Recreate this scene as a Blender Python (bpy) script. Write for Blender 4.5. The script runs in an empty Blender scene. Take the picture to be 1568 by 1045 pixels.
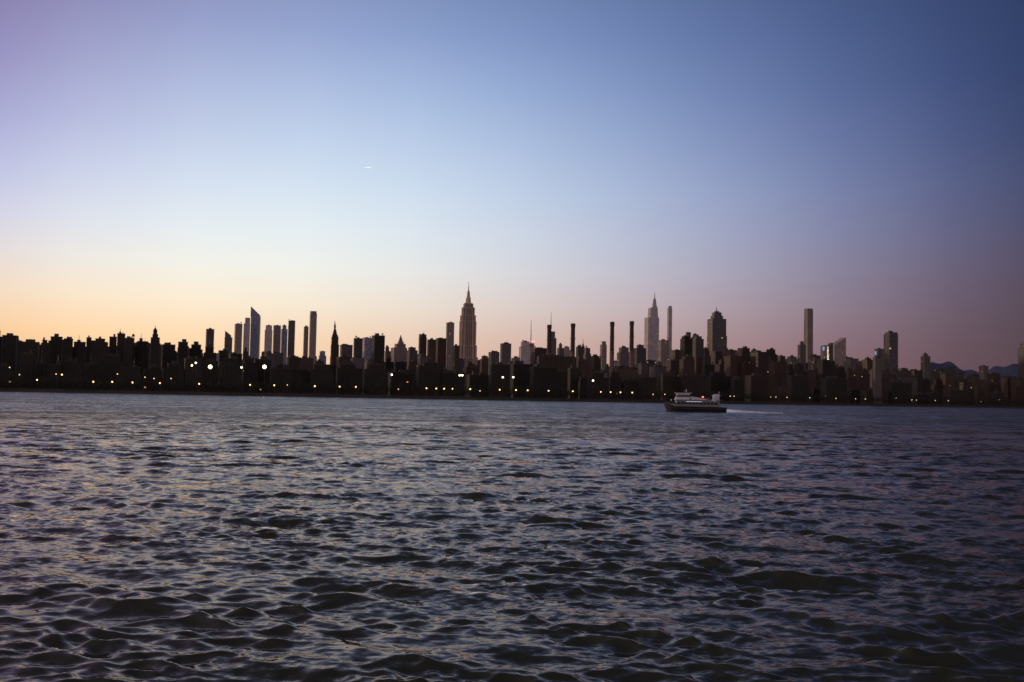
import bpy, math, random
import numpy as np
from mathutils import Matrix, Vector
random.seed(7); rng=np.random.default_rng(47)
S=bpy.context.scene
S.view_settings.view_transform='Standard'; S.view_settings.look='None'; S.view_settings.exposure=0
# ------------------------------------------------------------------ camera
EYE=5.0; F=1524.0
R=(Matrix.Rotation(math.radians(90+3.14),4,'X')@Matrix.Rotation(math.radians(1.06),4,'Z')).to_3x3()
cd=bpy.data.cameras.new('camera'); cam=bpy.data.objects.new('camera',cd); S.collection.objects.link(cam)
cam.matrix_world=Matrix.Translation((0,0,EYE))@R.to_4x4()
cd.sensor_width=36; cd.lens=35; cd.clip_start=0.5; cd.clip_end=40000
cd.dof.use_dof=True; cd.dof.focus_distance=20; cd.dof.aperture_fstop=2.8
S.camera=cam
def sight(px,py):
    d=R@Vector(((px-784)/F,-(py-522.5)/F,-1)); return d
def P(px,py,D):
    d=sight(px,py); d=d*(D/d.y); return Vector((d.x,D,d.z+EYE))
def hor(px): return 591.5+0.0186*px

# ------------------------------------------------------------------ node helpers
class N:
    def __init__(s,tree): s.t=tree
    def new(s,typ,**kw):
        n=s.t.nodes.new(typ)
        for k,v in kw.items(): setattr(n,k,v)
        return n
    def val(s,sock,v):
        if isinstance(v,bpy.types.NodeSocket): s.t.links.new(v,sock)
        else: sock.default_value=v
    def m(s,op,a,b=0.0,c=None,clamp=False):
        n=s.new('ShaderNodeMath',operation=op); n.use_clamp=clamp
        s.val(n.inputs[0],a); s.val(n.inputs[1],b)
        if c is not None: s.val(n.inputs[2],c)
        return n.outputs[0]
    def mr(s,v,a,b,c=0.0,d=1.0):
        n=s.new('ShaderNodeMapRange'); n.clamp=True
        s.val(n.inputs[0],v)
        for i,x in enumerate((a,b,c,d)): s.val(n.inputs[i+1],x)
        return n.outputs[0]
    def mix(s,f,a,b,bt='MIX'):
        n=s.new('ShaderNodeMix',data_type='RGBA',blend_type=bt)
        s.val(n.inputs[0],f); s.val(n.inputs[6],a); s.val(n.inputs[7],b)
        return n.outputs[2]
    def vm(s,op,a,b=None,sc=None):
        n=s.new('ShaderNodeVectorMath',operation=op)
        s.val(n.inputs[0],a)
        if b is not None: s.val(n.inputs[1],b)
        if sc is not None: s.val(n.inputs['Scale'],sc)
        return n.outputs[0]
def lin(c):
    c=np.asarray(c,float)/255.0
    return np.where(c<=0.04045,c/12.92,((c+0.055)/1.055)**2.4)
def mat(name):
    m=bpy.data.materials.new(name); m.use_nodes=True
    b=m.node_tree.nodes['Principled BSDF']; return m,N(m.node_tree),b

# ------------------------------------------------------------------ world : twilight sky
SUN_AZ=-68.0; SUN_EL=2.0
w=bpy.data.worlds.new('World'); S.world=w; w.use_nodes=True
n=N(w.node_tree); bg=w.node_tree.nodes['Background']
cols={0:[(0,(140,132,178)),(150,(168,168,212)),(300,(206,212,236)),(400,(236,226,220)),(480,(254,220,178)),(540,(250,188,132))],
 392:[(0,(138,152,200)),(150,(180,196,229)),(300,(218,230,243)),(400,(240,242,238)),(480,(250,231,204)),(545,(246,202,160))],
 784:[(0,(114,134,182)),(150,(154,174,213)),(300,(192,210,233)),(400,(216,222,229)),(480,(224,209,201)),(550,(216,174,154))],
 1176:[(0,(78,98,148)),(150,(102,121,169)),(300,(138,149,187)),(400,(152,149,175)),(480,(158,139,151)),(560,(146,112,117))],
 1568:[(0,(46,62,102)),(150,(53,67,110)),(300,(74,80,117)),(400,(86,77,101)),(480,(87,71,86)),(570,(83,66,75))]}
elg=np.array([0,1.5,3,5,7,9,11.5,14,17,20,24,32,45,65,90.])
azc=[];G=[]
for px,l in cols.items():
    azc.append(math.degrees(math.atan((px-784)/F)))
    e=[];c=[]
    for y,col in l:
        d=sight(px,y).normalized(); e.append(math.degrees(math.asin(d.z))); c.append(col)
    e=np.array(e)[::-1]; c=np.array(c,float)[::-1]
    top=c[-1]
    e=np.concatenate([e,[32,45,65,90]]); z=np.array([42,42,50.])
    c=np.vstack([c,top*0.58+z*.12,top*0.30+z*0.5,top*0.1+z*0.8,z])
    fine=np.linspace(0,90,361); cc=np.stack([np.interp(fine,e,c[:,k]) for k in range(3)],1)
    ker=np.exp(-0.5*(np.arange(-10,11)/4.0)**2); ker/=ker.sum()
    pad=np.pad(cc,((10,10),(0,0)),mode='edge'); cc=np.stack([np.convolve(pad[:,k],ker,'valid') for k in range(3)],1)
    G.append(np.stack([np.interp(elg,fine,cc[:,k]) for k in range(3)],1))
G=np.array(G); azc=np.array(azc)
azf=np.linspace(-30,30,11); Gf=np.zeros((len(azf),len(elg),3))
for i in range(len(elg)):
    for k in range(3):
        Gf[:,i,k]=np.polyval(np.polyfit(azc,G[:,i,k],3),azf)
def manual(h,m10,m25,z):
    return np.stack([np.interp(elg,[0,10,25,90],[h[k],m10[k],m25[k],z[k]]) for k in range(3)],1)
Z=(42,42,50)
BK=((205,168,158),(196,170,172),(140,132,156),Z)  # unseen sky behind the camera, raised above true dusk to light tower faces
allc=[(-180,manual(*BK)),
      (-95,manual((240,175,120),(215,180,170),(130,130,160),Z)),
      (-55,manual((255,190,120),(225,200,180),(130,130,170),Z))]
allc+=[(azf[i],Gf[i]) for i in range(len(azf))]
allc+=[(55,manual((66,52,66),(66,58,84),(40,48,80),Z)),
       (100,manual((110,90,100),(114,100,116),(74,76,100),Z)),
       (180,manual(*BK))]
tc=n.new('ShaderNodeTexCoord'); sep=n.new('ShaderNodeSeparateXYZ'); n.t.links.new(tc.outputs['Generated'],sep.inputs[0])
az=n.m('MULTIPLY',n.m('ARCTAN2',sep.outputs[0],sep.outputs[1]),180/math.pi)
el=n.m('MULTIPLY',n.m('ARCSINE',sep.outputs[2]),2/math.pi,clamp=True)
prev=None;pa=None
for a,c in allc:
    rp=n.new('ShaderNodeValToRGB'); n.t.links.new(el,rp.inputs[0]); cr=rp.color_ramp
    L=lin(np.clip(c,0,255))
    while len(cr.elements)<len(elg): cr.elements.new(0.5)
    for i,e in enumerate(elg): cr.elements[i].position=e/90.0
    for i,e in enumerate(elg): cr.elements[i].color=(*L[i],1)
    if prev is None: prev=rp.outputs[0]
    else: prev=n.mix(n.mr(az,pa,a),prev,rp.outputs[0])
    pa=a
sky=n.new('ShaderNodeTexSky',sky_type='NISHITA'); sky.sun_disc=False
sky.sun_elevation=math.radians(SUN_EL); sky.sun_rotation=math.radians(SUN_AZ)
tot=n.mix(0.006,prev,sky.outputs[0],'ADD')
n.t.links.new(tot,bg.inputs[0]); bg.inputs[1].default_value=1.0

sl=bpy.data.lights.new('sun','SUN'); sl.energy=0.6; sl.angle=math.radians(0.5); sl.color=(1,0.72,0.5)
so=bpy.data.objects.new('sun',sl); S.collection.objects.link(so)
sd=Vector((math.sin(math.radians(SUN_AZ))*math.cos(math.radians(SUN_EL)),math.cos(math.radians(SUN_AZ))*math.cos(math.radians(SUN_EL)),math.sin(math.radians(SUN_EL))))
so.rotation_euler=sd.to_track_quat('Z','Y').to_euler()

# ------------------------------------------------------------------ water
h=[];r=11.0
while r<170: h.append(r); r*=1.0045
while r<500: h.append(r); r*=1.009
while r<30000: h.append(r); r*=1.06
rad=np.array([0.0,4.0,8.0]+h)
A1=np.linspace(-32,32,1150); A0=np.concatenate([np.linspace(-180,-33,60),A1,np.linspace(33,180,60)])
ang=np.radians(A0)
RR,AA=np.meshgrid(rad,ang,indexing='ij')
X=RR*np.sin(AA); Y=RR*np.cos(AA)
dr=np.gradient(rad)[:,None]
Zh=np.zeros_like(X); DX=np.zeros_like(X); DY=np.zeros_like(X)
def env2(s,seed):
    g=np.random.default_rng(seed); o=np.zeros_like(X)
    for _ in range(7):
        t=g.uniform(0,math.pi); L=s*g.uniform(0.6,1.7); o+=np.sin((X*math.cos(t)*0.7+Y*math.sin(t))*2*math.pi/L+g.uniform(0,6.28))
    return o/math.sqrt(3.5)
gA=np.clip(1+0.22*env2(50,1)+0.38*env2(6,2),0.15,2.0); gB=np.clip(1+0.25*env2(35,3)+0.5*env2(2.8,4),0.1,2.4); gC=np.clip(1+0.3*env2(20,5)+0.5*env2(4.5,6),0.05,2.4)
NW=190
lam=np.exp(np.linspace(math.log(0.15),math.log(9),NW))*rng.uniform(0.97,1.03,NW)
wgt=np.exp(-0.5*((np.log(lam)-math.log(0.72))/1.15)**2)
wgt=wgt/np.sqrt((wgt**2).sum()/2)
RMS=0.24
rmax=np.where(rad<1500)[0][-1]+1
for i in range(NW):
    k=2*math.pi/lam[i]
    th=math.radians((209 if i%3 else 156)+rng.normal(0,19 if lam[i]>1 else 29)); dx,dy=math.sin(th),math.cos(th)
    a=RMS*wgt[i]/k; ph=rng.uniform(0,6.28)
    att=np.clip((lam[i]/dr-2.0)/2.5,0,1); att=att[:rmax]
    sub=np.where(att[:,0]>0)[0]
    if len(sub)==0: continue
    s=slice(0,sub[-1]+1)
    p=k*(X[s]*dx+Y[s]*dy)+ph+0.5*np.sin(X[s]/(lam[i]*3+2)+ph*3)+0.5*np.sin(Y[s]/(lam[i]*3+2)+ph*5)
    aa=a*att[s]*((gA if lam[i]>1.3 else gB if i%2 else gC)[s])
    Zh[s]+=aa*np.cos(p); DX[s]-=0.75*aa*dx*np.sin(p); DY[s]-=0.75*aa*dy*np.sin(p)
V=np.stack([X+DX,Y+DY,Zh],-1).reshape(-1,3).astype(np.float32)
nr,na=X.shape
ii,jj=np.meshgrid(np.arange(nr-1),np.arange(na-1),indexing='ij')
q=np.stack([ii*na+jj,(ii+1)*na+jj,(ii+1)*na+jj+1,ii*na+jj+1],-1).reshape(-1,4)[:, ::-1].astype(np.int32)
me=bpy.data.meshes.new('water'); me.vertices.add(len(V)); me.vertices.foreach_set('co',V.ravel())
me.loops.add(q.size); me.loops.foreach_set('vertex_index',q.ravel())
me.polygons.add(len(q)); me.polygons.foreach_set('loop_start',np.arange(0,q.size,4,dtype=np.int32)); me.polygons.foreach_set('loop_total',np.full(len(q),4,dtype=np.int32))
me.update(calc_edges=True); me.validate()
me.polygons.foreach_set('use_smooth',np.ones(len(me.polygons),dtype=bool))
wo=bpy.data.objects.new('water',me); S.collection.objects.link(wo)
m,n,b=mat('river_water')
g=n.new('ShaderNodeNewGeometry')
ln=n.new('ShaderNodeVectorMath',operation='LENGTH'); n.t.links.new(g.outputs['Position'],ln.inputs[0]); dist=ln.outputs['Value']
def noise(scale,detail,vec):
    t=n.new('ShaderNodeTexNoise'); t.inputs['Scale'].default_value=scale; t.inputs['Detail'].default_value=detail
    n.t.links.new(vec,t.inputs['Vector']); return t
st=n.vm('MULTIPLY',g.outputs['Position'],(0.55,1.0,1.0))
def slope(tex,amt):
    v=n.vm('SUBTRACT',tex.outputs['Color'],(0.5,0.5,0.5)); v=n.vm('MULTIPLY',v,(1,1,0)); return n.vm('SCALE',v,sc=amt)
t1=noise(6.0,4,st); t2=noise(0.8,3,st)
st3=n.vm('MULTIPLY',g.outputs['Position'],(0.018,0.05,1.0)); t3=noise(1.0,4,st3)
st4=n.vm('MULTIPLY',g.outputs['Position'],(0.13,0.06,1.0)); t4=noise(1.0,3,st4)
gf=n.m('MULTIPLY',n.mr(t3.outputs['Fac'],0.35,0.65,0.35,1.6),n.mr(t4.outputs['Fac'],0.3,0.7,0.5,1.5))
s1=slope(t1,n.m('MULTIPLY',gf,0.68)); s2=slope(t2,n.m('MULTIPLY',gf,n.mr(dist,30,200,0.25,2.8)))
s4=slope(t4,n.mr(dist,60,250,0.1,1.0))
nn=n.vm('NORMALIZE',n.vm('ADD',n.vm('ADD',n.vm('ADD',g.outputs['Normal'],s1),s2),s4))
df=n.new('ShaderNodeBsdfDiffuse'); df.inputs['Color'].default_value=(0.060,0.062,0.038,1)
gs=n.new('ShaderNodeBsdfGlossy'); n.t.links.new(nn,gs.inputs['Normal'])
n.t.links.new(n.mix(n.mr(dist,30,260),(0.80,0.70,0.66,1),(0.68,0.66,0.70,1)),gs.inputs['Color'])
n.t.links.new(n.mr(dist,15,300,0.06,0.22),gs.inputs['Roughness'])
fr=n.new('ShaderNodeFresnel'); fr.inputs['IOR'].default_value=1.333; n.t.links.new(nn,fr.inputs['Normal'])
ms=n.new('ShaderNodeMixShader'); n.t.links.new(n.m('MULTIPLY',fr.outputs[0],0.95),ms.inputs[0]); n.t.links.new(df.outputs[0],ms.inputs[1]); n.t.links.new(gs.outputs[0],ms.inputs[2])
m.node_tree.nodes.remove(b); n.t.links.new(ms.outputs[0],m.node_tree.nodes['Material Output'].inputs['Surface'])
me.materials.append(m)

# ------------------------------------------------------------------ mesh builder
class MB:
    def __init__(s): s.v=[];s.f=[];s.mi=[]
    def poly(s,pts,faces,mi=0):
        o=len(s.v); s.v+=[tuple(p) for p in pts]
        for f in faces: s.f.append(tuple(i+o for i in f)); s.mi.append(mi)
    def box(s,cx,cy,z0,z1,wx,wy,mi=0,tx=1.0,ty=1.0,ox=0.0):
        a,b=wx/2,wy/2
        pts=[(cx-a,cy-b,z0),(cx+a,cy-b,z0),(cx+a,cy+b,z0),(cx-a,cy+b,z0),
             (cx+ox-a*tx,cy-b*ty,z1),(cx+ox+a*tx,cy-b*ty,z1),(cx+ox+a*tx,cy+b*ty,z1),(cx+ox-a*tx,cy+b*ty,z1)]
        s.poly(pts,[(3,2,1,0),(4,5,6,7),(0,1,5,4),(1,2,6,5),(2,3,7,6),(3,0,4,7)],mi)
    def slant(s,cx,cy,z0,zl,zr,wx,wy,mi=0):
        a,b=wx/2,wy/2
        pts=[(cx-a,cy-b,z0),(cx+a,cy-b,z0),(cx+a,cy+b,z0),(cx-a,cy+b,z0),
             (cx-a,cy-b,zl),(cx+a,cy-b,zr),(cx+a,cy+b,zr),(cx-a,cy+b,zl)]
        s.poly(pts,[(3,2,1,0),(4,5,6,7),(0,1,5,4),(1,2,6,5),(2,3,7,6),(3,0,4,7)],mi)
    def cyl(s,cx,cy,z0,z1,r0,r1,n=14,mi=0):
        pts=[(cx+r0*math.cos(2*math.pi*i/n),cy+r0*math.sin(2*math.pi*i/n),z0) for i in range(n)]
        pts+=[(cx+r1*math.cos(2*math.pi*i/n),cy+r1*math.sin(2*math.pi*i/n),z1) for i in range(n)]
        fs=[(i,(i+1)%n,n+(i+1)%n,n+i) for i in range(n)]+[tuple(range(n-1,-1,-1)),tuple(range(n,2*n))]
        s.poly(pts,fs,mi)
    def obj(s,name,mats,loc=(0,0,0),rz=0.0,parent=None):
        me=bpy.data.meshes.new(name); me.from_pydata(s.v,[],s.f); me.polygons.foreach_set('material_index',s.mi)
        for q in mats: me.materials.append(q)
        me.update(); o=bpy.data.objects.new(name,me); S.collection.objects.link(o); o.location=loc; o.rotation_euler=(0,0,rz)
        if parent: o.parent=parent
        return o

# ------------------------------------------------------------------ materials
def facade(name,wall,win,bay=4.0,floor=3.4,lit=0.02,ww=0.5,wh=0.5,wr=0.15,vary=0.3,piers=False):
    m,n,b=mat(name)
    tc=n.new('ShaderNodeTexCoord'); p=n.new('ShaderNodeSeparateXYZ'); n.t.links.new(tc.outputs['Object'],p.inputs[0])
    q=n.new('ShaderNodeSeparateXYZ'); n.t.links.new(tc.outputs['Normal'],q.inputs[0])
    side=n.m('GREATER_THAN',n.m('ABSOLUTE',q.outputs[0]),0.6); wallf=n.m('LESS_THAN',n.m('ABSOLUTE',q.outputs[2]),0.5)
    u=n.m('ADD',n.m('MULTIPLY',p.outputs[0],n.m('SUBTRACT',1.0,side)),n.m('MULTIPLY',p.outputs[1],side))
    us=n.m('DIVIDE',u,bay); vs=n.m('DIVIDE',p.outputs[2],floor)
    fu=n.m('FRACT',us); fv=n.m('FRACT',vs)
    mu=n.m('LESS_THAN',n.m('ABSOLUTE',n.m('SUBTRACT',fu,0.5)),ww/2)
    mv=n.m('LESS_THAN',n.m('ABSOLUTE',n.m('SUBTRACT',fv,0.5)),wh/2)
    mk=n.m('MULTIPLY',n.m('MULTIPLY',mu,mv) if not piers else mu,wallf)
    oi=n.new('ShaderNodeObjectInfo')
    cx=n.new('ShaderNodeCombineXYZ'); n.t.links.new(n.m('FLOOR',us),cx.inputs[0]); n.t.links.new(n.m('FLOOR',vs),cx.inputs[1])
    n.t.links.new(n.m('ADD',n.m('MULTIPLY',oi.outputs['Random'],77.0),side),cx.inputs[2])
    wn=n.new('ShaderNodeTexWhiteNoise'); n.t.links.new(cx.outputs[0],wn.inputs['Vector'])
    no=n.new('ShaderNodeTexNoise'); no.inputs['Scale'].default_value=0.06; n.t.links.new(tc.outputs['Object'],no.inputs['Vector'])
    v=n.m('MULTIPLY',n.mr(oi.outputs['Random'],0,1,1-vary,1+vary),n.mr(no.outputs['Fac'],0.3,0.7,0.85,1.15))
    wc=n.vm('SCALE',(*wall,),sc=v)
    gl=n.vm('SCALE',(*win,),sc=n.mr(wn.outputs['Value'],0,1,0.5,1.6))
    n.t.links.new(n.mix(mk,wc,gl),b.inputs['Base Color'])
    n.t.links.new(n.mr(mk,0,1,0.8,wr),b.inputs['Roughness'])
    on=n.m('MULTIPLY',mk,n.m('GREATER_THAN',wn.outputs['Value'],1-lit))
    n.t.links.new(on,b.inputs['Emission Strength'])
    b.inputs['Emission Color'].default_value=(0.6,0.33,0.14,1)
    return m
M={
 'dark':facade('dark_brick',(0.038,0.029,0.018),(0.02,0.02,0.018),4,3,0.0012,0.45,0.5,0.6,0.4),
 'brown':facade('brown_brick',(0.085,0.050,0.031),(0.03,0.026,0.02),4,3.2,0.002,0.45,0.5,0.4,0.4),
 'grey':facade('grey_concrete',(0.125,0.105,0.092),(0.05,0.05,0.05),5,3.4,0.003,0.55,0.5,0.3,0.5),
 'tan':facade('tan_masonry',(0.34,0.27,0.22),(0.13,0.12,0.13),5,3.6,0.003,0.5,0.55,0.2,0.4),
 'lime':facade('limestone',(0.46,0.34,0.25),(0.10,0.08,0.08),7.0,3.7,0.0,0.42,0.5,0.25,0.05,piers=True),
 'pale':facade('pale_cladding',(0.60,0.53,0.49),(0.28,0.28,0.32),6,4,0.003,0.5,0.5,0.15,0.15),
 'glass':facade('blue_glass_curtain_wall',(0.28,0.30,0.36),(0.19,0.24,0.31),6,4,0.003,0.8,0.8,0.08,0.2),
 'dglass':facade('dark_glass_curtain_wall',(0.10,0.09,0.09),(0.055,0.06,0.075),6,4,0.004,0.8,0.7,0.1,0.3),
}
def simple(name,c,r=0.7,em=0,ec=None,metal=0,ns=0.5,amt=0.25):
    m,n,b=mat(name)
    tc=n.new('ShaderNodeTexCoord'); no=n.new('ShaderNodeTexNoise'); no.inputs['Scale'].default_value=ns; no.inputs['Detail'].default_value=4
    n.t.links.new(tc.outputs['Object'],no.inputs['Vector'])
    n.t.links.new(n.vm('SCALE',tuple(c),sc=n.mr(no.outputs['Fac'],0.3,0.7,1-amt,1+amt)),b.inputs['Base Color'])
    b.inputs['Roughness'].default_value=r; b.inputs['Metallic'].default_value=metal
    if em: b.inputs['Emission Color'].default_value=(*ec,1); b.inputs['Emission Strength'].default_value=em
    return m
roof=simple('roof_tar',(0.06,0.05,0.04)); steel=simple('painted_steel',(0.12,0.10,0.09),0.5)
wood=simple('tank_wood',(0.06,0.04,0.025)); conc=simple('seawall_concrete',(0.06,0.05,0.035))
stackm=simple('chimney_brick',(0.08,0.05,0.035)); stackl=simple('chimney_pale_brick',(0.22,0.15,0.11))
warm=simple('lamp_warm',(0.8,0.7,0.5),em=3.6,ec=(1,0.6,0.2)); white=simple('lamp_white',(0.8,0.8,0.7),em=4.5,ec=(1,0.88,0.6)); dim=simple('lamp_dim',(0.8,0.7,0.5),em=2.0,ec=(1,0.64,0.26))
red=simple('beacon_red',(0.6,0.05,0.05),em=3,ec=(1,0.16,0.16)); cyan=simple('sign_blue',(0.1,0.3,0.6),em=0.45,ec=(0.35,0.6,1.0))

# ------------------------------------------------------------------ land
SH=[(-900,820),(-300,870),(0,905),(400,950),(784,1000),(1000,1080),(1300,1300),(1568,1500),(1800,1800),(2100,2700)]
def shore(px): return float(np.interp(px,[a for a,_ in SH],[b for _,b in SH]))
pts=[]
for px in range(-900,2101,25):
    D=shore(px)+3*math.sin(px*0.05); pts.append(P(px,hor(px),D))
GZ=2.2
mb=MB()
k=len(pts)
top=[(p.x,p.y,GZ) for p in pts]; bot=[(p.x,p.y-0.6,-2) for p in pts]; back=[(p.x*9,13000,GZ) for p in pts]
mb.poly(bot+top,[(i,i+1,k+i+1,k+i) for i in range(k-1)],1)
mb.poly(top+back,[(i,i+1,k+i+1,k+i) for i in range(k-1)],0)
mb.poly([(p[0],p[1]-0.3,GZ+0.02) for p in top]+[(p[0],p[1]-0.3,GZ+1.0) for p in top],[(i,i+1,k+i+1,k+i) for i in range(k-1)],1)
ground=mb.obj('ground',[simple('park_ground',(0.03,0.03,0.02),0.9),conc])
mb=MB()
rd0=[(P(px,hor(px),shore(px)+62)) for px in range(-400,1801,25)]; rd1=[(P(px,hor(px),shore(px)+82)) for px in range(-400,1801,25)]
k=len(rd0)
mb.poly([(p.x,p.y,GZ+0.01) for p in rd0]+[(p.x,p.y,GZ+0.01) for p in rd1],[(i,i+1,k+i+1,k+i) for i in range(k-1)])
mb.obj('road',[simple('asphalt',(0.05,0.05,0.05),0.9)])

# ------------------------------------------------------------------ buildings
def tank(mb,x,y,z,s=1.0):
    for a in (-1,1):
        for c in (-1,1): mb.box(x+a*1.3*s,y+c*1.3*s,z,z+2.4*s,0.3,0.3,2)
    mb.cyl(x,y,z+2.4*s,z+6*s,2.1*s,2.1*s,12,3); mb.cyl(x,y,z+6*s,z+7.4*s,2.25*s,0.05,12,3)
def building(name,D,parts,mt='grey',rz=None,ratio=0.9,extras=True,tankp=0.15):
    """parts: (left,right,top[,kind[,arg]]) image pixel coordinates of each stacked tier"""
    if rz is None: rz=math.radians(random.uniform(12,26))
    l,r_,t=parts[0][:3]; c=P((l+r_)/2,t,D); mb=MB(); sc=D/F
    # some plain towers get a setback top so the roofline is not a bare box
    if extras and len(parts)==1 and random.random()<0.45:
        wpx=r_-l; s1=random.uniform(0.08,0.28)*wpx; s2=random.uniform(0.05,0.3)*wpx; dh=random.uniform(2.5,8)
        parts=[(l,r_,t+dh),(l+s1,r_-s2,t)]
    z0=0.0
    cosr,sinr=math.cos(rz),abs(math.sin(rz))
    for i,pt in enumerate(parts):
        l,r_,t=pt[:3]; kind=pt[3] if len(pt)>3 else 'box'
        q=P((l+r_)/2,t,D); z1=max(q.z-GZ,z0+0.5); W=(r_-l)*sc
        wx=W/(cosr+ratio*sinr); wy=wx*ratio; off=(q.x-c.x)*cosr
        if kind=='box':
            mb.box(off,0,z0,z1,wx,wy,0); 
            if i==len(parts)-1 and extras:
                mb.box(off,0,z1,z1+0.9,wx+0.5,wy+0.5,1)
                bw=random.uniform(0.25,0.5)*wx; bx=random.uniform(-0.2,0.2)*wx
                bh=random.uniform(1.5,4)
                mb.box(off+bx,0,z1+0.9,z1+0.9+bh,bw,wy*0.4,1)
                if random.random()<0.5:
                    mb.box(off-bx*1.2,wy*0.1,z1+0.9,z1+0.9+bh*random.uniform(.4,1.5),wx*random.uniform(.08,.2),wy*0.2,1)
                if random.random()<0.2: mb.cyl(off+bx,0,z1+0.9+bh,z1+bh+random.uniform(4,11),0.35,0.15,6,2)
                if random.random()<tankp: tank(mb,off-bx*1.3-(0.28*wx if bx>0 else -0.28*wx)*0.8,0,z1+0.9,random.uniform(0.6,0.9))
        elif kind=='pyr': mb.box(off,0,z0,z1,wx,wy,0,pt[4] if len(pt)>4 else 0.06,pt[4] if len(pt)>4 else 0.06)
        elif kind=='slant':
            zb=P(l,pt[4],D).z-GZ; mb.slant(off,0,z0,max(z0+.2,z1),max(z0+.2,zb),wx,wy,0)
        elif kind=='slantR':
            zb=P(l,pt[4],D).z-GZ; mb.slant(off,0,z0,max(z0+.2,zb),max(z0+.2,z1),wx,wy,0)
        elif kind=='mast': mb.cyl(off,0,z0,z1,W/2,W/2*0.3,8,2)
        elif kind=='cyl': mb.cyl(off,0,z0,z1,W/2,W/2,16,0)
        elif kind=='cone': mb.cyl(off,0,z0,z1,W/2,W/2*0.15,16,0)
        if kind!='slant' and kind!='slantR': z0=z1
    return mb.obj(name,[M[mt],roof,steel,wood],(c.x,c.y,GZ),rz)
B=building
for l,r_,t,tp in [(-40,-12,514,1),(-12,5,508,0),(5,28,515,0),(30,62,525,0),(62,77,522,0),(77,97,517,0),(97,113,520,0),(114,131,525,0),(132,141,518,0),(142,166,520,0),
   (167,180,517,0),(180,192,512,0),(192,206,519,1),(207,230,524,0),(246,270,529,0),(272,289,525,0),(290,311,529,0),(311,333,533,0),(334,350,538,0),(350,372,543,0)]:
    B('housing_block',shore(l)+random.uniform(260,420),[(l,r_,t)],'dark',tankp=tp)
B('water_tower_building',1150,[(230,246,517),(233,243,512),(235,241,506,'cyl'),(235,241,502,'cone'),(237.4,238.6,499,'mast')],'dark',extras=False)
B('residential_tower',1900,[(315,329,505)],'grey')
B('residential_tower',2400,[(343,357,517),(344,355,507,'slant',514)],'dglass')
B('residential_tower',2900,[(359,372,497)],'tan')
B('office_tower',4100,[(372.5,384,496),(375,384,487)],'pale',extras=False)
B('slanted_crown_skyscraper',4300,[(384,400,486),(384,400,470,'slant',483)],'glass',rz=math.radians(10))
B('office_tower',4000,[(400,407,540)],'grey')
B('office_tower',4200,[(405,418,499)],'pale')
B('office_tower',4350,[(418,431,499)],'tan')
B('office_tower',3700,[(430,441,499)],'glass')
B('office_tower',3600,[(441,453,492)],'dglass')
B('residential_tower',3100,[(465,473,501)],'tan')
B('residential_tower',2700,[(474,486,481),(475,485,477,'cyl')],'tan',extras=False,rz=0.35)
B('clock_tower',3300,[(506,520,528),(507,519,516),(508,518,513),(509,517,502,'pyr',0.3),(511.5,514.5,498,'cyl'),(512,514,491,'cone')],'brown',extras=False)
for D,l,r_,t,mt in [(2600,520,541,529,'grey'),(2400,541,556,519,'grey'),(2700,555,571,518,'glass'),(1700,569,590,515,'dark'),(2500,589,599,532,'grey'),
   (2300,623,640,533,'grey'),(2500,641,654,513,'brown'),(2200,654,668,521,'brown'),(2350,667,684,519,'brown'),(3000,683,696,495,'tan'),(2600,694,704,530,'brown'),
   (2200,735,748,546,'brown'),(2100,748,765,540,'grey'),(2600,766,783,527,'grey'),(2100,783,796,549,'tan'),(2900,795,812,524,'pale'),(2200,812,838,534,'brown'),
   (2000,853,864,528,'grey'),(2500,862,875,532,'tan'),(2400,882,893,532,'grey'),(2450,893,905,534,'grey'),(2300,905,920,546,'brown'),(2600,945,965,533,'grey'),
   (2700,970,989,529,'grey'),(3200,1008,1024,522,'tan'),(2300,1028,1043,537,'brown'),(2100,1042,1060,516,'dark'),(2150,1059,1077,516,'grey'),(2300,1076,1086,534,'brown'),
   (2100,1112,1128,537,'brown'),(2000,1127,1150,534,'dark'),(1750,1150,1176,540,'brown'),(2050,1172,1188,536,'dark'),(2200,1187,1204,546,'brown'),(2500,1203,1223,547,'grey'),
   (3300,1222,1233,524,'grey'),(2500,1243,1257,549,'grey'),(2600,1257,1266,531,'tan'),(2400,1293,1321,550,'grey'),(2200,1320,1337,552,'brown'),
   (2600,1373,1390,565,'grey'),(2500,1390,1411,568,'brown'),(2900,1411,1423,543,'grey'),(3000,1423,1432,568,'grey'),(2500,1432,1450,566,'grey'),(3200,1450,1462,563,'grey'),
   (2800,1462,1476,570,'grey'),(3000,1476,1500,576,'grey'),(3300,1500,1512,561,'grey'),(2900,1512,1530,573,'brown'),(3000,1530,1556,577,'grey'),(2300,1560,1580,526,'grey'),(2500,1580,1600,560,'grey')]:
    B('office_tower' if mt in('glass','pale','grey','dglass') else 'apartment_building',D,[(l,r_,t)],mt)
B('pyramid_roof_skyscraper',2900,[(598,624,533),(604,622,527),(609,619,524),(610,618,513,'pyr')],'tan',extras=False)
B('office_tower',2900,[(641.5,645.5,512,'cyl')],'brown',extras=False)
B('broadcast_tower',3600,[(809,818,526),(812.7,814.3,490,'mast')],'tan',extras=False)
B('office_tower',3400,[(838,852,518),(841,850,508),(843.2,844.6,478,'mast')],'grey',extras=False)
B('office_tower',3500,[(884,898,534),(890,896,526,'pyr',.2),(892.6,893.6,518,'mast')],'brown',extras=False)
B('office_tower',2600,[(919,929,528),(920,928,523,'cyl')],'tan',extras=False)
B('office_tower',3300,[(1047,1060,518),(1050,1058,509,'cyl')],'dglass',extras=False)
B('apartment_building',3300,[(1059,1068,512)],'dglass')
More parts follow.
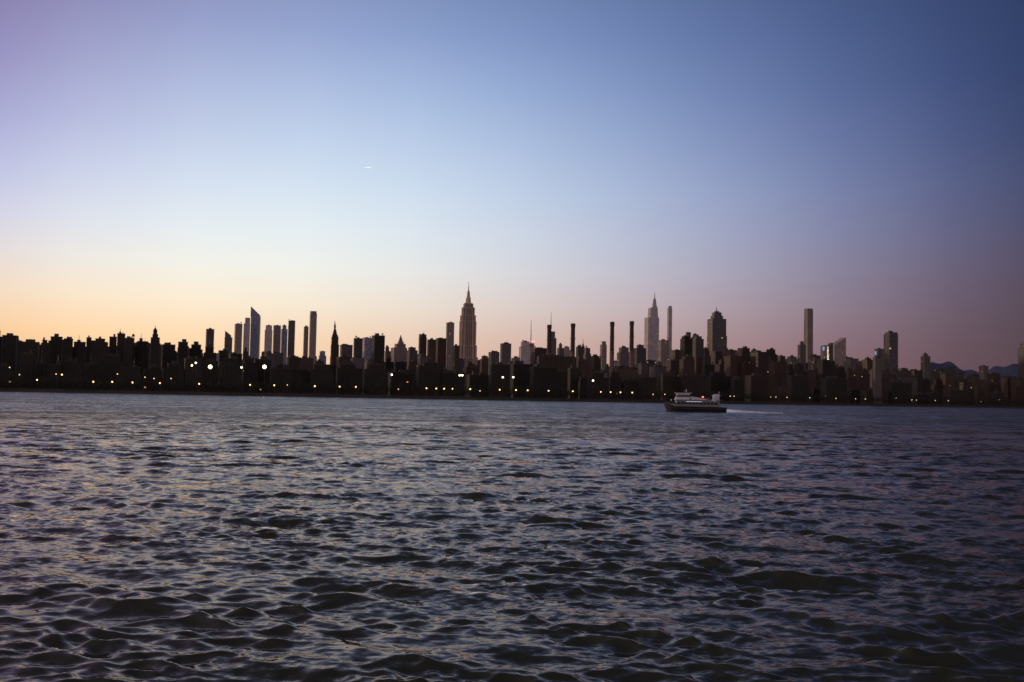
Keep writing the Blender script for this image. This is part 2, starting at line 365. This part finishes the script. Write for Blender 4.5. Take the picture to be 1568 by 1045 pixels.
B('spire_skyscraper',3950,[(986,1009,527),(987.5,1008.5,487),(991,1008,486,'pyr',.94),(992.5,1007.5,472,'pyr',.9),(997.5,1007,470.5),(999,1006,459,'pyr',.6),(1001.3,1004.2,457),(1002.2,1003.6,447,'mast')],'pale',extras=False,rz=0.25)
B('slender_tower',3700,[(1022,1029,472),(1023,1028.5,469)],'pale',extras=False,rz=0.3)
B('crowned_skyscraper',3500,[(1083,1112,545),(1084,1111.5,515),(1084.5,1110.5,489),(1089,1106,484),(1091,1104,479),(1094,1101,477),(1096.2,1098,470,'mast')],'dglass',extras=False,rz=0.2)
B('slender_tower',3700,[(1232,1244,474),(1232.3,1243.7,473)],'tan',extras=False,rz=0.3,ratio=1.0)
B('slant_roof_skyscraper',3300,[(1272,1293,530),(1272,1293,517,'slantR',529)],'tan',rz=0.15)
B('office_tower',3100,[(1264,1275,525,'slantR',531)],'dglass')
B('riverside_tower',2300,[(1352,1357,536),(1356,1373,512)],'dark',extras=False,rz=0.2)
B('riverside_tower',2200,[(1356,1373,511),(1357,1372,510)],'dglass',rz=0.2)
B('riverside_slab_tower',1420,[(1337.5,1348.5,549),(1338,1348,548)],'grey',rz=0.1,tankp=0)
B('office_tower',2600,[(1340,1352,535)],'dglass')
def deco():
    D=3900; c=P(717,470,D); s=D/F; mb=MB(); rz=math.radians(14)
    def Zy(y): return P(717,y,D).z-GZ
    fac=1/(math.cos(rz)+0.75*math.sin(rz))
    def tier(wpx,y0,y1,piers=True):
        wx=wpx*s*fac; wy=wx*0.75; z0=0 if y0 is None else Zy(y0)
        mb.box(0,0,z0,Zy(y1),wx,wy,0)
        if piers:
            for f in (-0.46,-0.28,0.28,0.46): mb.box(f*wx,0,z0,Zy(y1)+1.5,wx*0.06,wy+2.4,1)
            for f in (-0.44,-0.15,0.15,0.44): mb.box(0,f*wy,z0,Zy(y1)+1.5,wx+2.4,wy*0.07,1)
    tier(40,None,575,False); tier(33,575,548); tier(29,548,530); tier(26,530,493); tier(24,493,484); tier(20,484,472); tier(16,472,466,False)
    mb.box(0,0,Zy(466),Zy(464.5),12*s,9*s,1)
    mb.cyl(0,0,Zy(464.5),Zy(448),3.4*s*0.9,2.6*s*0.8,12,1)
    for a in range(4):
        t=a*math.pi/2; mb.box(math.cos(t)*3.2*s,math.sin(t)*3.2*s,Zy(464.5),Zy(455),1.6*s,1.6*s,1,0.3,0.3)
    mb.cyl(0,0,Zy(448),Zy(445),2.6*s*.8,1.0*s,12,1); mb.cyl(0,0,Zy(445),Zy(438),0.75*s,0.5*s,8,2); mb.cyl(0,0,Zy(438),Zy(431),0.4*s,0.12*s,6,2)
    mb.obj('art_deco_skyscraper',[M['lime'],simple('limestone_piers',(0.74,0.52,0.38)),steel],(c.x,c.y,GZ),rz)
deco()
for x,t,D in [(841.3,498,1360),(877.5,496,1345),(937.5,493.5,1400),(967.5,492.5,1385)]:
    c=P(x,t,D); H=c.z-GZ; mb=MB()
    mb.cyl(0,0,0,H*0.62,3.7,3.1,24,1); mb.cyl(0,0,H*0.62,H*0.95,3.1,2.8,24,0); mb.cyl(0,0,H*0.95,H,3.2,3.3,24,0); mb.cyl(0,0,H,H+0.4,2.4,2.4,24,2)
    for z in (0.3,0.6,0.8): mb.cyl(0,0,H*z,H*z+0.8,3.7,3.7,24,2)
    mb.obj('power_station_chimney',[stackm,stackl,steel],(c.x,c.y,GZ))
B('power_station',1300,[(822,882,548),(823,881,547)],'brown',rz=0.12,ratio=0.4,tankp=0)
B('power_station_hall',1320,[(884,906,556),(884,906,546,'slant',556)],'brown',rz=0.1)
B('power_station_hall',1340,[(925,985,566)],'brown',rz=0.1,ratio=0.5)
def env(x,pts): return float(np.interp(x,[a for a,_ in pts],[b for _,b in pts]))
E2=[(-60,524),(200,524),(300,534),(380,546),(450,547),(560,547),(640,549),(700,562),(780,560),(850,560),(900,562),(1000,556),(1050,548),(1120,544),(1180,546),(1220,556),(1300,556),(1400,574),(1600,584)]
E1=[(-60,550),(300,556),(500,562),(800,568),(1000,575),(1300,590),(1600,600)]
x=-60
while x<1600:
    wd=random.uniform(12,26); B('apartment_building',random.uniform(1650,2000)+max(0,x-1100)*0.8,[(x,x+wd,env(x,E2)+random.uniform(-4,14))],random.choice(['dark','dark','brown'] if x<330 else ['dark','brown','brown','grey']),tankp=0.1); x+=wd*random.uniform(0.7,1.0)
x=-60
while x<1600:
    wd=random.uniform(8,18); t=env(x,E2)-4+random.uniform(-8,9)
    if x<330: t+=12
    B('office_building',random.uniform(2750,3600)+ (600 if x>1300 else 0),[(x,x+wd,t)],random.choice(['grey','tan','brown','grey','glass','dglass'] if x<1000 else ['grey','brown','grey','dglass','brown','tan']),tankp=0.05); x+=wd*random.uniform(0.9,1.4)
x=-60
while x<1600:
    wd=random.uniform(14,44); t=env(x,E1)+random.uniform(-9,12)
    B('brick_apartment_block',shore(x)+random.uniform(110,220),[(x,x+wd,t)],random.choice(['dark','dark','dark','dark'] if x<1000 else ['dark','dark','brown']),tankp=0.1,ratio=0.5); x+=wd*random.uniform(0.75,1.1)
def sign(name,px,py,D,wm,hm,mt):
    c=P(px,py,D); mb=MB(); mb.box(0,0,-hm/2,hm/2,wm,0.6,0); mb.box(-wm*0.3,0.5,-hm/2-8,hm/2,0.4,0.4,1); mb.box(wm*0.3,0.5,-hm/2-8,hm/2,0.4,0.4,1)
    mb.obj(name,[mt,steel],c)
sign('rooftop_sign',816,523,2850,10,4,red); sign('rooftop_sign',1340.5,541,2500,4,9,cyan); sign('rooftop_sign',1261,534,2550,5,10,cyan)

# ------------------------------------------------------------------ trees
leaf,n,b=mat('foliage')
tc=n.new('ShaderNodeTexCoord'); no=n.new('ShaderNodeTexNoise'); no.inputs['Scale'].default_value=0.25; n.t.links.new(tc.outputs['Object'],no.inputs['Vector'])
n.t.links.new(n.mix(n.mr(no.outputs['Fac'],0.35,0.65),(0.020,0.022,0.009,1),(0.05,0.048,0.020,1)),b.inputs['Base Color']); b.inputs['Roughness'].default_value=0.8
bark=simple('bark',(0.04,0.03,0.02))
tv=[];tf=[];tm=[]
for px in np.arange(-60,1600,4.2):
    for rep in range(2):
        p=P(px+random.uniform(-3,3),600,shore(px)+random.choice([12,22,36,95])+random.uniform(-6,6)); H=random.uniform(7,16); cr=H*0.36
        o=len(tv); a=0.25
        tv+=[(p.x-a,p.y,GZ),(p.x+a,p.y,GZ),(p.x+a*.5,p.y,GZ+H*.7),(p.x-a*.5,p.y,GZ+H*.7),(p.x,p.y-a,GZ),(p.x,p.y+a,GZ),(p.x,p.y+a*.5,GZ+H*.7),(p.x,p.y-a*.5,GZ+H*.7)]
        tf+=[(o,o+1,o+2,o+3),(o+4,o+5,o+6,o+7)]; tm+=[1,1]
        for j in range(5):
            t=random.uniform(0,6.28); o=len(tv); e=(p.x+math.cos(t)*cr*.8,p.y+math.sin(t)*cr*.8,GZ+H*random.uniform(.6,.9)); s0=(p.x,p.y,GZ+H*.35)
            tv+=[s0,(s0[0],s0[1],s0[2]+.3),e]; tf.append((o,o+1,o+2)); tm.append(1)
        cl=[(random.gauss(0,.45)*cr,random.gauss(0,.45)*cr,H*random.uniform(.45,.92)) for _ in range(7)]
        for j in range(110):
            c=random.choice(cl); s=random.uniform(.35,.8); q=Vector((p.x+c[0]+random.gauss(0,cr*.28),p.y+c[1]+random.gauss(0,cr*.28),GZ+c[2]+random.gauss(0,cr*.2)))
            o=len(tv)
            for _ in range(3):
                tv.append((q.x+random.uniform(-s,s),q.y+random.uniform(-s,s),q.z+random.uniform(-s,s)))
            tf.append((o,o+1,o+2)); tm.append(0)
me=bpy.data.meshes.new('waterfront_trees'); me.from_pydata(tv,[],tf); me.polygons.foreach_set('material_index',tm); me.materials.append(leaf); me.materials.append(bark)
S.collection.objects.link(bpy.data.objects.new('waterfront_trees',me))

# ------------------------------------------------------------------ lamps
def lampmesh(mt,r,H):
    mb=MB(); mb.cyl(0,0,0,H,0.12,0.08,8,0); mb.box(0.0,-0.8,H-0.15,H,0.12,1.8,0)
    zz=[-r,-r*.6,0,r*.6,r]; rr=[.05*r,.8*r,r,.8*r,.05*r]
    for i in range(4): mb.cyl(0,-1.6,H+zz[i],H+zz[i+1],rr[i],rr[i+1],10,1)
    me=bpy.data.meshes.new('street_lamp'); me.from_pydata(mb.v,[],mb.f); me.polygons.foreach_set('material_index',mb.mi); me.materials.append(steel); me.materials.append(mt); return me
LW=lampmesh(warm,0.68,8.5); LB=lampmesh(white,2.1,22); LM=lampmesh(white,1.0,14); LS=lampmesh(dim,0.5,7)
def lamp(me,H,px,py,D=None):
    if D is None: D=shore(px)+8
    c=P(px,py,D); o=bpy.data.objects.new('street_lamp',me); S.collection.objects.link(o); z=c.z-H
    o.location=(c.x,c.y+1.6,max(z,GZ))
for x,y in [(57,582),(95,574),(143,585),(172,585),(203,587),(245,588),(305,589),(383,591),(420,592),(482,595),(520,596),(545,596),(653,599),(668,599),(680,599),(693,599),(720,600),(765,601),(790,602),(808,603),(840,604),(877,605),(920,606),(935,606),(950,606),(968,607)]:
    lamp(LW,8.5,x,y)
for x,y in [(322,562),(405,562)]: lamp(LB,22,x,y,shore(x)+100)
for x,y in [(300,556),(294,560),(370,563),(600,574),(708,575),(704,575),(770,578),(786,578),(908,583)]: lamp(LM,14,x,y,shore(x)+95)
for x,y in [(15,563),(180,573),(30,574),(86,573),(222,578),(236,580),(262,580),(440,590),(610,597),(735,600),(1000,610),(1018,604),(1118,611),(1124,611),(1180,613),(1188,613),(1205,614),(1240,614),(1280,616),(1310,618),(1325,618),(1372,610),(1396,620),(1403,620),(1432,620),(1452,621),(1502,623)]: lamp(LS,7,x,y)

# ------------------------------------------------------------------ ferry
hullm=simple('hull_paint',(0.035,0.035,0.035),0.35); wh=simple('white_paint',(0.75,0.75,0.77),0.4,amt=0.08); gl=simple('ferry_window_glass',(0.02,0.022,0.028),0.05)
fc=P(1065,631,390); root=bpy.data.objects.new('ferry',None); S.collection.objects.link(root); root.location=(fc.x,390,0); root.rotation_euler=(0,0,math.radians(-4))
mb=MB()
secs=[(-12.2,0.15,2.9),(-10.5,1.6,2.6),(-8,3.0,2.35),(-4,3.9,2.1),(4,4.1,2.0),(11.5,4.0,2.0)]
vs=[];fs=[]
for x_,hw,hz in secs: vs+=[(x_+ (1.2 if x_<-12 else .5 if x_<-10 else 0),-hw*.75,-0.6),(x_,-hw,hz),(x_,hw,hz),(x_+(1.2 if x_<-12 else .5 if x_<-10 else 0),hw*.75,-0.6)]
for i in range(len(secs)-1):
    a=i*4;b_=a+4
    fs+=[(a,b_,b_+1,a+1),(a+1,b_+1,b_+2,a+2),(a+2,b_+2,b_+3,a+3),(a+3,b_+3,b_,a)]
fs+=[(0,1,2,3),(23,22,21,20)]
mb.poly(vs,fs); mb.box(0.6,0,1.25,1.45,22,8.35,0)
mb.obj('hull',[hullm,wh],parent=root)
mb=MB()
mb.box(0.2,0,2.05,4.5,17.6,7.2,0,0.93,0.96,0.5)
for i in range(11): mb.box(-6.8+i*1.42,0,2.9,3.8,1.15,7.28,1)
mb.box(0.9,0,4.5,4.68,18.2,7.6,0)
mb.box(-8.5,0,3.0,3.8,0.8,5.4,1)
mb.obj('main_cabin',[simple('cabin_grey_blue',(0.2,0.21,0.24),0.4,amt=0.1),gl],parent=root)
mb=MB(); mb.box(-5.2,0,4.68,7.1,5.6,4.8,0,0.82,0.9,0.35); mb.box(-5.15,0,5.7,6.6,5.2,4.75,1,0.93,0.97,0.12); mb.box(-4.9,0,7.1,7.32,6.2,5.2,0); mb.obj('wheelhouse',[wh,gl],parent=root)
mb=MB()
mb.box(7.7,1.9,4.68,7.0,2.3,1.6,0,0.7,0.9,0.3); mb.box(7.7,-1.9,4.68,7.0,2.3,1.6,0,0.7,0.9,0.3); mb.box(7.9,0,6.4,6.6,2.6,5.8,0)
mb.obj('exhaust_housings',[wh],parent=root)
mb=MB()
for i in range(10):
    x0=-2.2+i*0.95; zt=5.9-0.12*i-(0.03*i*i)*0.3
    for yy in (-3.78,3.78): mb.box(x0+0.475,yy,4.7,zt,0.95,0.08)
mb.obj('upper_deck_bulwark',[wh],parent=root)
mb=MB()
for yy in (-3.6,3.6):
    for zz in (5.1,5.6): mb.box(2.9,yy,zz,zz+0.06,11.5,0.06)
    for i in range(10): mb.box(-2.6+i*1.22,yy,4.68,5.66,0.07,0.07)
    mb.box(-10.4,yy*0.5,2.6,3.5,3.4,0.07)
for i in range(5):
    for yy in (-2.4,-1.2,1.2,2.4): mb.box(-1+i*1.5,yy,4.68,5.4,0.6,0.9)
mb.obj('railings_and_seats',[steel],parent=root)
mb=MB(); mb.cyl(-3.6,0,7.3,9.0,0.12,0.06,8); mb.box(-3.6,0,8.2,8.35,0.3,2.6); mb.box(-4.2,0,7.9,8.1,0.2,1.8); mb.cyl(9,0,6.6,8.2,0.06,0.04,6); mb.obj('mast',[wh],parent=root)
mb=MB(); mb.cyl(2.3,-3.9,5.6,6.1,0.28,0.28,8); mb.obj('red_light',[red],parent=root)
mb=MB(); mb.cyl(-9.6,-0.5,4.3,4.6,0.15,0.15,8); mb.box(-1,-3.66,3.9,4.1,6,0.05); mb.obj('deck_lights',[simple('deck_light',(0.8,0.8,0.8),em=0.4,ec=(0.8,0.85,1))],parent=root)
# wake: plume of churned foam from the waterjets, thinning astern (small flecks)
foam,n,b=mat('glowing_wake_foam')
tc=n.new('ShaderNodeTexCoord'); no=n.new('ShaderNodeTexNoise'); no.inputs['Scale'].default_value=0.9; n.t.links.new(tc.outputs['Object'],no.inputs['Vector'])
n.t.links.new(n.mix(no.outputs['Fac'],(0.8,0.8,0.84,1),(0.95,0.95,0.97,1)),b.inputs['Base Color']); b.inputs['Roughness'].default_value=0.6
b.inputs['Emission Color'].default_value=(0.85,0.82,1,1); b.inputs['Emission Strength'].default_value=0.10  # weak added glow: foam lit by the sky alone did not show
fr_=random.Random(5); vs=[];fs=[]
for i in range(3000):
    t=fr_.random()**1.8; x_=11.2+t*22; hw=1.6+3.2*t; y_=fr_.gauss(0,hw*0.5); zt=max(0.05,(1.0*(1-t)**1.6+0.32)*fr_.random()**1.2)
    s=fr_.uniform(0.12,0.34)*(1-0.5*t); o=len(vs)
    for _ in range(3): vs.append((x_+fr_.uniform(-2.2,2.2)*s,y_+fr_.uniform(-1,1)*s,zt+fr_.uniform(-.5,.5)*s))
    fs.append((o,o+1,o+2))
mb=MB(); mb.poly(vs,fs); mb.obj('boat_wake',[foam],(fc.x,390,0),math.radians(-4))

# airliner
c=P(563,257,6000); mb=MB()
for s0,s1,r0,r1 in [(-18,-14,.4,2),(-14,12,2,2),(12,18,2,.5)]:
    pts=[(s0,r0*math.cos(t*math.pi/4),r0*math.sin(t*math.pi/4)) for t in range(8)]+[(s1,r1*math.cos(t*math.pi/4),r1*math.sin(t*math.pi/4)) for t in range(8)]
    mb.poly(pts,[(i,(i+1)%8,8+(i+1)%8,8+i) for i in range(8)])
for sg in (-1,1): mb.poly([(-4,sg*2,0),(3,sg*2,0),(8,sg*17,1),(6,sg*17,1)],[(0,1,2,3)]); mb.poly([(13,sg*1,1),(17,sg*1,1),(18,sg*6,1.4),(16,sg*6,1.4)],[(0,1,2,3)])
mb.poly([(12,0,1),(17,0,1),(18,0,7),(16,0,7)],[(0,1,2,3)])
mb.obj('airliner',[simple('glowing_aircraft_skin',(0.8,0.8,0.8),em=0.95,ec=(1,0.97,0.92))],c,math.radians(15))  # whole skin emits, standing in for sunlight and landing lights
# distant hills
mb=MB(); vs=[];fs=[];K=60
for i in range(K+1):
    px=1380+i*6; hh=hor(px)-(556+7*math.sin(i*.35)+3*math.sin(i*1.1)+max(0,(8-i))*4+0.25*i)
    p=P(px,hor(px),11000); vs+=[(p.x,p.y,0),(p.x,p.y+300,hh*11000/F)]
for i in range(K): fs.append((2*i,2*i+2,2*i+3,2*i+1))
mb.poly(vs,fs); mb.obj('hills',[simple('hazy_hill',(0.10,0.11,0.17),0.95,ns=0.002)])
